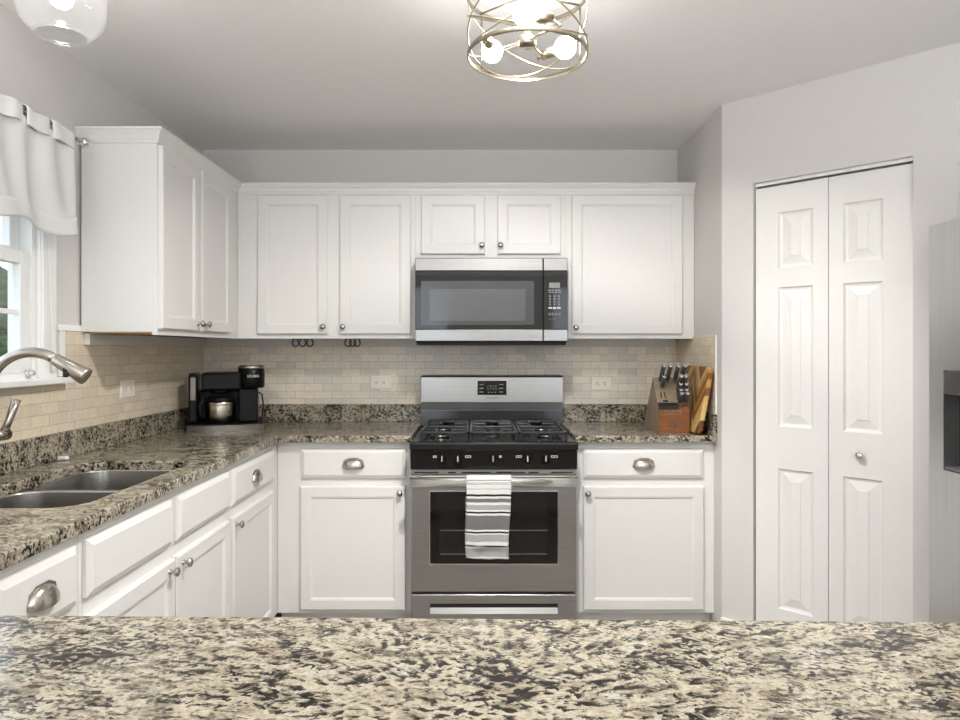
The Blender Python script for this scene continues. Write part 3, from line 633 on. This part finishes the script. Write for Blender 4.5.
MB().box(MS+0.001, MX1, YM, YM+0.0395, 1.711, 1.775, 0.003).build('top_trim', 'steel_m', mw)
MB().box(MS+0.001, MX1, YM, YM+0.0395, 1.359, 1.418, 0.003).build('bottom_trim', 'steel_m', mw)
pnl = MB().box(MS+0.001, MX1, YM+0.001, YM+0.0395, 1.4185, 1.7105, 0.002).build('control_panel', 'bglass', mw)
MB().box(0.345, 0.400, YM-0.0005, YM+0.002, 1.625, 1.652).build('display', 'lcd', pnl)
for (cols, zs_, hh, mt) in ((4, (1.611, 1.600), 0.006, 'inkg'), (3, (1.581, 1.567, 1.553, 1.539), 0.008, 'inkg'), (3, (1.521,), 0.009, 'ink'), (4, (1.496, 1.489), 0.004, 'inkg'), (3, (1.468,), 0.003, 'grey')):
    for zz in zs_:
        for k in range(cols):
            wk = 0.066/cols; x0 = 0.340+k*wk
            if cols == 3 and len(zs_) == 4:
                MB().box(x0+0.006, x0+wk-0.008, YM-0.0002, YM+0.002, zz, zz+hh).build('keypad_button', mt, pnl)
            else: MB().box(x0+0.002, x0+wk-0.003, YM-0.0002, YM+0.002, zz, zz+hh).build('keypad_button', mt, pnl)
MB().box(MX0+0.006, MX1-0.006, YM+0.015, YB-0.04, 1.340, 1.3518, 0.003).build('vent_base', 'blackm', mw)

# ------------------------------------------------------------------ refrigerator
FXF = 1.575
fg = thing('refrigerator', 'stainless side-by-side refrigerator with water dispenser at the right edge', 'refrigerator', (1.95, 1.96, 0))
MB().box(FXF+0.075, 2.33, 1.505, 2.415, 0.02, 1.735, 0.004).box(FXF+0.1, 2.30, 1.53, 2.39, 0, 0.02).build('body', 'grey', fg)
fz = MB()
y0, y1, z0, z1 = 1.966, 2.42, 0.10, 1.748; dy0, dy1, dz0, dz1 = 2.06, 2.345, 0.908, 1.247
for a in ((y0, dy0, z0, z1), (dy1, y1, z0, z1), (dy0, dy1, z0, dz0), (dy0, dy1, dz1, z1)): fz.box(FXF, FXF+0.07, *a)
fzd = fz.build('freezer_door', 'fridge', fg)
ds = MB().box(FXF+0.055, FXF+0.0695, dy0, dy1, dz0, dz1).build('dispenser_recess', 'blackm', fzd)
MB().box(FXF+0.002, FXF+0.054, dy0+0.001, dy1-0.001, 1.165, dz1-0.001, 0.004).build('dispenser_panel', 'steel_d', fzd)
MB().box(FXF+0.004, FXF+0.054, dy0+0.001, dy1-0.001, dz0+0.001, dz0+0.012, 0.003).build('drip_tray', 'grey', fzd)
MB().box(FXF+0.02, FXF+0.054, 2.17, 2.23, 1.08, 1.164, 0.005).build('dispenser_lever', 'blackm', fzd)
MB().tube([(FXF-0.0005, 2.0, 0.72), (FXF-0.05, 2.0, 0.76), (FXF-0.05, 2.0, 1.60), (FXF-0.0005, 2.0, 1.64)], 0.012, 12).build('handle', 'fridge', fzd)
rd_ = MB().box(FXF, FXF+0.07, 1.50, 1.960, 0.10, 1.748, 0.006, 3).build('fresh_food_door', 'fridge', fg)
MB().tube([(FXF-0.0005, 1.925, 0.72), (FXF-0.05, 1.925, 0.76), (FXF-0.05, 1.925, 1.60), (FXF-0.0005, 1.925, 1.64)], 0.012, 12).build('handle', 'fridge', rd_)
MB().box(FXF+0.03, FXF+0.10, 1.53, 2.39, 0.02, 0.095).build('kick_grille', 'blackm', fg)

# ------------------------------------------------------------------ coffee maker
CM = Matrix.Translation((-1.273, 3.455, CT1+0.0004)) @ Matrix.Rotation(math.radians(17), 4, 'Z') @ Matrix.Scale(0.96, 4)
def cmw(p): return tuple(CM @ Vector(p))
class CB(MB):
    def build(s, name, mat, parent=None, solid=0.0):
        s.v = [cmw(p) for p in s.v]; return MB.build(s, name, mat, parent, solid)
cf = thing('coffee_maker', 'black and silver coffee maker on the counter in the left corner', 'coffee maker', cmw((0, 0.14, 0)))
def base_poly(x0, x1, dpt, bul):
    return [(x0, dpt)] + [(x0+(x1-x0)*k/12, -bul*math.sin(PI*k/12)**0.8 if 0 < k < 12 else 0.0) for k in range(13)] + [(x1, dpt)]
ident = lambda p, r_, t: (p, r_, t)
CB().prism(base_poly(-0.188, 0.188, 0.27, 0.034), ident, 0.0, 0.027).build('base', 'coffee', cf)
CB().prism(base_poly(-0.184, 0.184, 0.266, 0.030), ident, 0.027, 0.033).build('base_top', 'blackm', cf)
CB().box(-0.165, 0.16, 0.17, 0.265, 0.033, 0.20, 0.01).build('rear_body', 'blackm', cf)
CB().box(0.060, 0.160, 0.045, 0.172, 0.033, 0.215, 0.01).build('tower', 'blackm', cf)
tk = CB().box(-0.186, -0.142, 0.04, 0.25, 0.034, 0.296, 0.012).build('water_tank', 'blackm', cf)
CB().box(-0.176, -0.150, 0.0385, 0.044, 0.155, 0.275, 0.002).build('tank_window', 'coffee', tk)
CB().box(-0.122, 0.075, 0.015, 0.255, 0.205, 0.298, 0.012).build('brew_head', 'blackm', cf)
CB().lathe([(0.052, 0), (0.058, 0.012), (0.058, 0.02)], (-0.03, 0.09, 0.186), n=28).build('filter_basket', 'blackm', cf)
pdh = CB().lathe([(0.062, 0.0), (0.068, 0.006), (0.069, 0.098), (0.064, 0.104)], (0.125, 0.085, 0.215), n=32).build('pod_head', 'blackm', cf)
CB().lathe([(0.066, 0), (0.069, 0.003), (0.069, 0.012), (0.062, 0.017), (0.04, 0.019), (0.001, 0.019)], (0.125, 0.085, 0.317), n=32).build('silver_ring', 'nickel', pdh)
def wraptext(u, v, w_):
    a = u/0.0695; R = 0.0692+w_; return (0.135+R*math.sin(a)-0.010, 0.085-R*math.cos(a), 0.278+v)
CBt = CB(); tm = text_mesh('KEURIG', 0.0185, lambda u, v, w_: wraptext(u+0.012, v, w_)); CBt.v, CBt.f, CBt.sm = tm.v, tm.f, tm.sm
CBt.build('lettering', 'ink', pdh)
crd = [(0.15, 0.20, 0.19), (0.178, 0.20, 0.17), (0.186, 0.20, 0.11), (0.180, 0.20, 0.05), (0.165, 0.2, 0.037)]
CB().tube(crd, 0.0045, 8).build('power_cord', 'rubber', cf)
ca = thing('coffee_carafe', 'steel coffee carafe with black lid standing in the coffee maker', 'carafe', cmw((-0.03, 0.085, 0.034)))
CB().lathe([(0.066, 0.0), (0.074, 0.006), (0.0765, 0.05), (0.0765, 0.102), (0.073, 0.112)], (-0.03, 0.085, 0.0336), n=32).build('vessel', 'carsteel', ca)
CB().lathe([(0.0775, 0.094), (0.078, 0.096), (0.078, 0.104), (0.0745, 0.1125), (0.073, 0.1125)], (-0.03, 0.085, 0.0336), n=32, capa=False, capb=False).build('collar', 'nickel', ca)
CB().lathe([(0.070, 0.1128), (0.072, 0.118), (0.066, 0.136), (0.03, 0.140), (0.001, 0.140)], (-0.03, 0.085, 0.0336), n=32).build('lid', 'blackm', ca)
hp = [(-0.092, 0.055, 0.160), (-0.115, 0.035, 0.162), (-0.128, 0.025, 0.13), (-0.125, 0.027, 0.08), (-0.108, 0.038, 0.055)]
CB().tube(hp, 0.009, 10).build('handle', 'blackm', ca)

# ------------------------------------------------------------------ knife block, knives, cutting board
kb = thing('knife_block', 'slanted wooden knife block with reddish front on the right counter', 'knife block', (0.935, 3.45, CT1))
BX0, BX1 = 0.862, 1.010; z_ = CT1+0.0004
P0, P1, P2, P3 = (3.335, z_), (3.64, z_), (3.44, 1.178), (3.345, 1.052)     # (y,z) profile: front foot, rear foot, rear top, front top
MB().prism([P0, P1, P2, P3], lambda p, r_, t: (t, p, r_), BX0, BX1).build('body', 'block', kb)
fb = MB().prism([(3.3345, z_), (3.3445, 1.048), (3.328, 1.040), (3.324, z_)], lambda p, r_, t: (t, p, r_), BX0+0.001, BX1).build('front_panel', 'cherry', kb)
MB().prism([(3.327, 1.041), (3.345, 1.0535), (3.341, 1.060), (3.322, 1.047), (3.3205, 1.032), (3.327, 1.030)], lambda p, r_, t: (t, p, r_), BX0, BX1-0.055).build('front_lip', 'slot', kb)
m = MB(); yb = 3.3252
for a in ((0.918, 0.943, 0.9620, 0.9640), (0.918, 0.943, 0.9385, 0.9405), (0.918, 0.920, 0.9405, 0.9620), (0.941, 0.943, 0.9405, 0.9620), (0.925, 0.9275, 0.944, 0.958), (0.933, 0.9355, 0.944, 0.958), (0.9275, 0.937, 0.951, 0.953)): m.box(a[0], a[1], yb-0.003, yb+0.0025, a[2], a[3])
m.build('emblem', 'grey', fb)
m = MB()
for k in range(5): m.box(0.893+k*0.017, 0.902+k*0.017, 3.326, 3.329, 1.018+0.002*(k % 2), 1.022)
for k in range(6): m.box(0.890+k*0.015, 0.897+k*0.015, 3.3255, 3.3285, 1.004, 1.0075)
m.build('stamped_print', 'inkg', fb)
sd_ = (Vector((P2[0]-P3[0], P2[1]-P3[1], 0))).normalized()    # along slanted top in (y,z)
sn = Vector((-sd_.y, sd_.x, 0))                                # outwards
def top_pt(x, s, out=0.0): return Vector((x, P3[0]+sd_.x*s+sn.x*out, P3[1]+sd_.y*s+sn.y*out))
for x_, s in ((0.886, 0.052), (0.905, 0.052)):
    MB().add([top_pt(x_-0.003, s-0.018, 0.0006), top_pt(x_+0.003, s-0.018, 0.0006), top_pt(x_+0.003, s+0.018, 0.0006), top_pt(x_-0.003, s+0.018, 0.0006)], [(0, 1, 2, 3)]).build('slot', 'slot', kb)
MB().add([top_pt(0.889, 0.012, 0.0006), top_pt(0.915, 0.012, 0.0006), top_pt(0.915, 0.024, 0.0006), top_pt(0.889, 0.024, 0.0006)], [(0, 1, 2, 3)]).build('slot', 'slot', kb)
kdir = Vector((0, -0.66, 0.75))
def knife(x, s, L, wid, label, tilt=0.0):
    b0 = top_pt(x, s, 0.0032); d = (kdir + Vector((tilt, 0, 0))).normalized()
    t = thing('kitchen_knife', label, 'knife', tuple(b0), 'knives in the wooden block')
    sdv = Vector((1, 0, 0)); up = d.cross(sdv).normalized()
    def place(u, v, w_): return tuple(b0 + sdv*u + up*v + d*w_)
    def sect(mb, segs):
        vs = []; n = 12
        for w_, a, b in segs: vs += [place(a*math.cos(2*PI*k/n), b*math.sin(2*PI*k/n), w_) for k in range(n)]
        fs = [(i*n+k, i*n+(k+1) % n, (i+1)*n+(k+1) % n, (i+1)*n+k) for i in range(len(segs)-1) for k in range(n)] + [tuple(range(n)), tuple(range((len(segs)-1)*n, len(segs)*n))]
        mb.add(vs, fs, True); return mb
    sect(MB(), [(0.0, 0.0055, wid*0.85), (0.012, 0.006, wid*0.8)]).build('bolster', 'chrome', t)
    sect(MB(), [(0.0122, 0.009, wid*0.8), (L*0.4, 0.0105, wid*0.95), (L*0.75, 0.0095, wid*0.85), (L-0.006, 0.011, wid)]).build('handle', 'handle', t)
    sect(MB(), [(L-0.0058, 0.0113, wid*1.03), (L-0.001, 0.0113, wid*1.03), (L, 0.008, wid*0.8)]).build('end_cap', 'chrome', t)
for k, (x_, lb) in enumerate(((0.884, 'leftmost'), (0.917, 'second from left'), (0.955, 'third from left'), (0.985, 'rightmost'))):
    knife(x_+0.008, 0.128, 0.118, 0.016, 'tall dark-handled knife in the back row of the block, %s of four' % lb)
knife(0.894, 0.092, 0.085, 0.013, 'short dark-handled knife alone in front of the tall left knife')
knife(0.970, 0.076, 0.105, 0.014, 'dark-handled knife in the second row of the block, left of a pair')
knife(0.993, 0.076, 0.105, 0.014, 'dark-handled knife in the second row of the block, right of a pair')
knife(0.966, 0.046, 0.088, 0.013, 'dark-handled knife in the third row of the block, left of a pair')
knife(0.994, 0.046, 0.088, 0.013, 'dark-handled knife in the third row of the block, right of a pair')
for j, (s, nm) in enumerate(((0.017, 'upper'), (-0.004, 'lower'))):
    for x_, sd2 in ((0.964, 'left'), (0.991, 'right')):
        knife(x_, s, 0.080, 0.009, 'stubby steak knife at the front corner of the block, %s %s of four' % (nm, sd2))
# cutting board leaning on the right wall
bd = []
ycb0, ycb1, hb_ = 3.232, 3.70, 0.322
for cy, cz, a0 in ((ycb1-0.05, hb_-0.05, 0), (ycb0+0.05, hb_-0.05, 90), (ycb0+0.03, 0.03, 180), (ycb1-0.03, 0.03, 270)):
    rr = 0.05 if a0 < 180 else 0.03
    for k in range(9): a = math.radians(a0+90*k/8); bd.append((cy+rr*math.cos(a), cz+rr*math.sin(a)))
lean = math.atan2(0.058, 0.316)
def bfn(p, r_, t): return (1.018+r_*math.sin(lean)+t*math.cos(lean), p, CT1+0.0055+r_*math.cos(lean)-t*math.sin(lean))
bmsh = MB().prism(bd, bfn, 0.0, 0.024)
cbo = bmsh.build('cutting_board', 'board'); tag(cbo, 'herringbone striped wooden cutting board leaning on the wall behind the knife block', 'cutting board')
md_ = cbo.modifiers.new('ease', 'BEVEL'); md_.width = 0.006; md_.segments = 3; md_.limit_method = 'ANGLE'; md_.angle_limit = 1.0

# ------------------------------------------------------------------ outlets
def outlet(fr, u, v, label):
    t = thing('wall_outlet', label, 'outlet', fr(u, v, 0), 'ivory wall outlets')
    pl = MB().rings(fr, (u-0.060, u+0.060, v-0.037, v+0.037), [(0, 0.0005), (0, 0.003), (0.003, 0.0055)]).build('cover_plate', 'ivory', t)
    for s_ in (-1, 1):
        sk_ = MB().rings(fr, (u+s_*0.020-0.016, u+s_*0.020+0.016, v-0.015, v+0.015), [(0, 0.005), (0.0, 0.0068), (0.0015, 0.0075)], True, False).build('socket', 'ivory', t)
        for dv in (-0.006, 0.006): MB().rings(fr, (u+s_*0.020-0.004, u+s_*0.020+0.005, v+dv-0.0013, v+dv+0.0013), [(0, 0.007), (0, 0.0078)]).build('slot', 'dark', sk_)
        MB().rings(fr, (u+s_*0.020-0.010, u+s_*0.020-0.006, v-0.002, v+0.002), [(0, 0.007), (0, 0.0078)]).build('slot', 'dark', sk_)
outlet(fB(YB-0.008), -0.557, 1.133, 'ivory outlet on the back tile between coffee maker and range')
outlet(fB(YB-0.008), 0.682, 1.127, 'ivory outlet on the back tile between range and knife block')
outlet(fL(XL+0.008), 3.03, 1.145, 'ivory outlet on the left wall tile near the coffee maker')

# ------------------------------------------------------------------ black hooks below the upper cabinet
def hooks(xs, label):
    t = thing('stemware_hook_rail', label, 'hook rail', (sum(xs)/len(xs), 3.60, 1.374), 'black wire hooks')
    MB().box(min(xs)-0.02, max(xs)+0.02, 3.595, 3.607, 1.3705, 1.3735).build('plate', 'wire', t)
    for x_ in xs:
        MB().tube([(x_+0.0165*math.sin(a), 3.601, 1.3505-0.0165*math.cos(a)+ (0 if abs(a) < 2.2 else 0.004)) for a in [math.radians(d) for d in range(-150, 151, 20)]], 0.0038, 8).build('hook', 'wire', t)
hooks((-0.963, -0.926, -0.888), 'left set of three black wire hooks below the upper cabinet, above the coffee maker')
hooks((-0.688, -0.665, -0.642), 'right set of three overlapping black wire hooks below the upper cabinet, nearer the microwave')

# ------------------------------------------------------------------ curtain
RXC, RZ = -1.470, 2.085
rod = thing('curtain_rod', 'thin metal curtain rod with round finial above the window', 'curtain rod', (RXC, 1.9, RZ))
MB().tube([(RXC, 1.26, RZ), (RXC, 2.552, RZ)], 0.007, 10).build('pole', 'chrome', rod)
for yy in (1.24, 2.566): MB().sphere((RXC, yy, RZ+0.001), 0.019).build('finial', 'chrome', rod)
for yy in (1.29, 2.540): MB().box(XL+0.0005, RXC+0.006, yy-0.006, yy+0.006, RZ-0.018, RZ-0.0075).box(XL+0.0005, XL+0.005, yy-0.012, yy+0.012, RZ-0.04, RZ+0.02).build('bracket', 'chrome', rod)
va = thing('curtain_valance', 'white cotton tab-top valance gathered over the window', 'curtain', (RXC, 1.9, 1.75))
vy0, vy1 = 1.39, 2.468
TS = 0.1365; ntab = 8
def fold(y, b):
    ph = (vy1-y)/TS*2*PI
    return 0.007*math.cos(ph)*(1-0.5*b) + 0.012*b*math.sin((vy1-y)*21-1.2+2.5*b) + 0.005*math.sin((vy1-y)*43+5*b)*(0.3+b)
def vfn(z0, z1, bb0, bb1):
    def fn(a, c):
        y = vy1+(vy0-vy1)*a; b = bb0+(bb1-bb0)*c
        sag = 0.022*math.sin((vy1-y)/TS*PI)**2*(1-b)
        z = z0+(z1-z0)*c - sag + 0.014*math.sin((vy1-y)*18+2.6)*b
        return (RXC+0.012+0.006*b+fold(y, b), y+0.012*b*math.sin((vy1-y)*23), z)
    return fn
MB().grid(vfn(2.062, 1.775, 0, 0.86), 220, 26).build('panel', 'cloth', va, 0.0025)
MB().grid(lambda a, c: (lambda p: (p[0]+0.003, p[1], p[2]))(vfn(1.783, 1.722, 0.84, 1)(a, c)), 220, 6).build('hem', 'cloth', va, 0.004)
for k in range(ntab):
    yc = vy1-0.058-k*TS; hw = 0.062
    def tfn(a, c, yc=yc, hw=hw):
        y = yc-hw+2*hw*a; an = -0.35*PI+1.5*PI*0 ; 
        # front drop, over the rod, back drop
        if c < 0.35: p = (RXC+0.016+0.012*(1-c/0.35)*(1-2*abs(a-0.5)), 2.035+(RZ-2.035)*c/0.35)
        elif c < 0.65: t = (c-0.35)/0.3*PI; p = (RXC+0.016*math.cos(t), RZ+0.016*math.sin(t))
        else: p = (RXC-0.016, RZ-0.05*(c-0.65)/0.35)
        return (p[0]+0.003*math.sin(9*a+k), y, p[1]+0.004*math.sin(5*a+k*2))
    MB().grid(tfn, 12, 30).build('tab', 'cloth', va, 0.003)
# blind cord
bc = thing('blind_cord', 'thin white blind cord hanging past the window sill to the counter', 'cord', (XL+0.03, 2.46, 1.2))
MB().tube([(XL+0.03, 2.44, 1.80), (XL+0.033, 2.452, 1.5), (XL+0.03, 2.475, 1.29), (XL+0.057, 2.49, 1.222), (XL+0.06, 2.50, 1.19), (XL+0.045, 2.57, 1.03), (XL+0.027, 2.60, 1.0)], 0.0016, 6).build('string', 'white', bc)
MB().lathe([(0.004, 0), (0.008, 0.004), (0.010, 0.03), (0.007, 0.045), (0.003, 0.05)], (XL+0.031, 2.475, 1.238), n=12).build('tassel', 'white', bc)
MB().box(-1.534, -1.500, 2.500, 2.522, CT1+0.0004, CT1+0.014, 0.005, 3).build('cord_stop', 'white')
tag(bpy.data.objects['cord_stop'], 'small white plastic stop lying on the granite behind the sink', 'cord stop')

# ------------------------------------------------------------------ ceiling lights
LX, LY = 0.1437, 2.10
dl = thing('drum_ceiling_light', 'open metal cage drum ceiling light with three lit bulbs', 'ceiling light', (LX, LY, ZC))
R, zb, zt = 0.181, 2.210, 2.395
def ring(z, r, sec_r, flat): return MB().lathe([(r-sec_r, z-flat), (r+sec_r, z-flat), (r+sec_r, z+flat), (r-sec_r, z+flat), (r-sec_r, z-flat)], (LX, LY, 0), n=72, capa=False, capb=False)
ring(zb, R, 0.0022, 0.006).build('bottom_ring', 'brass', dl); ring(zt, R, 0.0022, 0.006).build('top_ring', 'brass', dl)
for k in range(4):
    ph = math.radians(20+90*k); pts = [(LX+R*math.cos(a), LY+R*math.sin(a), (zb+zt)/2+0.087*math.cos(a-ph)) for a in [2*PI*i/64 for i in range(64)]]
    MB().tube(pts, 0.0026, 8, True).build('hoop', 'brass', dl)
for k in range(3):
    a = math.radians(20+120*k); x_, y_ = LX+R*math.cos(a), LY+R*math.sin(a)
    MB().tube([(x_, y_, zb), (x_, y_, zt)], 0.0028, 8).build('upright', 'brass', dl)
    MB().tube([(LX, LY, zt), (x_, y_, zt)], 0.003, 8).build('spoke', 'brass', dl)
MB().lathe([(0.006, 2.25), (0.006, 2.43)], (LX, LY, 0), n=12).build('stem', 'brass', dl)
MB().lathe([(0.022, 2.238), (0.028, 2.243), (0.028, 2.264), (0.020, 2.270)], (LX, LY, 0)).build('hub', 'brass', dl)
MB().lathe([(0.06, 2.412), (0.065, 2.418), (0.065, 2.4395)], (LX, LY, 0)).build('ceiling_canopy', 'brass', dl)
for k, a in enumerate((170, 50, -70)):
    a = math.radians(a); rd = Vector((math.cos(a), math.sin(a), 0)); tg = Vector((math.sin(a), -math.cos(a), 0)); c0 = Vector((LX, LY, 2.252))
    sc = c0+rd*0.118; zo = Vector((0, 0, 0.022 if k == 2 else 0.006))
    MB().tube([c0+rd*0.02, c0+rd*0.08+Vector((0, 0, -0.012)), sc-tg*0.05+rd*0.012, sc-tg*0.045+zo*0.5, sc-tg*0.022+zo], 0.0032, 8).build('arm', 'brass', dl)
    MB().tube([sc-tg*0.025+zo, sc+tg*0.025+zo], 0.0165, 16).build('socket', 'brass', dl)
    bp = sc+tg*0.060+zo
    MB().sphere(bp, 0.034).tube([sc+tg*0.0255+zo, sc+tg*0.036+zo], 0.014, 14).build('bulb', 'bulb', dl)
GX, GY = -1.2, 1.98
gl = thing('glass_ceiling_light', 'clear glass jar ceiling light over the sink by the window', 'ceiling light', (GX, GY, ZC))
MB().lathe([(0.055, 2.415), (0.062, 2.42), (0.062, 2.4395)], (GX, GY, 0)).build('ceiling_canopy', 'nickel', gl)
MB().lathe([(0.0573, 2.4143), (0.0955, 2.4081), (0.1127, 2.3908), (0.1156, 2.3524), (0.1156, 2.2900), (0.1108, 2.2641), (0.0936, 2.2372), (0.0707, 2.2199), (0.0669, 2.2161), (0.0649, 2.2199), (0.0898, 2.2401), (0.1070, 2.2660), (0.1117, 2.2919), (0.1117, 2.3524), (0.1089, 2.3889), (0.0936, 2.4042), (0.0573, 2.4110)], (GX, GY, 0), n=40, capa=False, capb=False).build('glass_shade', 'jar', gl)
MB().lathe([(0.0660, 2.2145), (0.0705, 2.2145), (0.0715, 2.220), (0.067, 2.221), (0.0660, 2.2145)], (GX, GY, 0), n=40, capa=False, capb=False).build('rim', 'jar', gl)
MB().lathe([(0.02, 2.36), (0.022, 2.37), (0.022, 2.4145)], (GX, GY, 0), n=18).build('socket', 'nickel', gl)
MB().sphere((GX, GY, 2.325), 0.030).lathe([(0.014, 2.345), (0.014, 2.3598)], (GX, GY, 0), n=14).build('bulb', 'bulb2', gl)
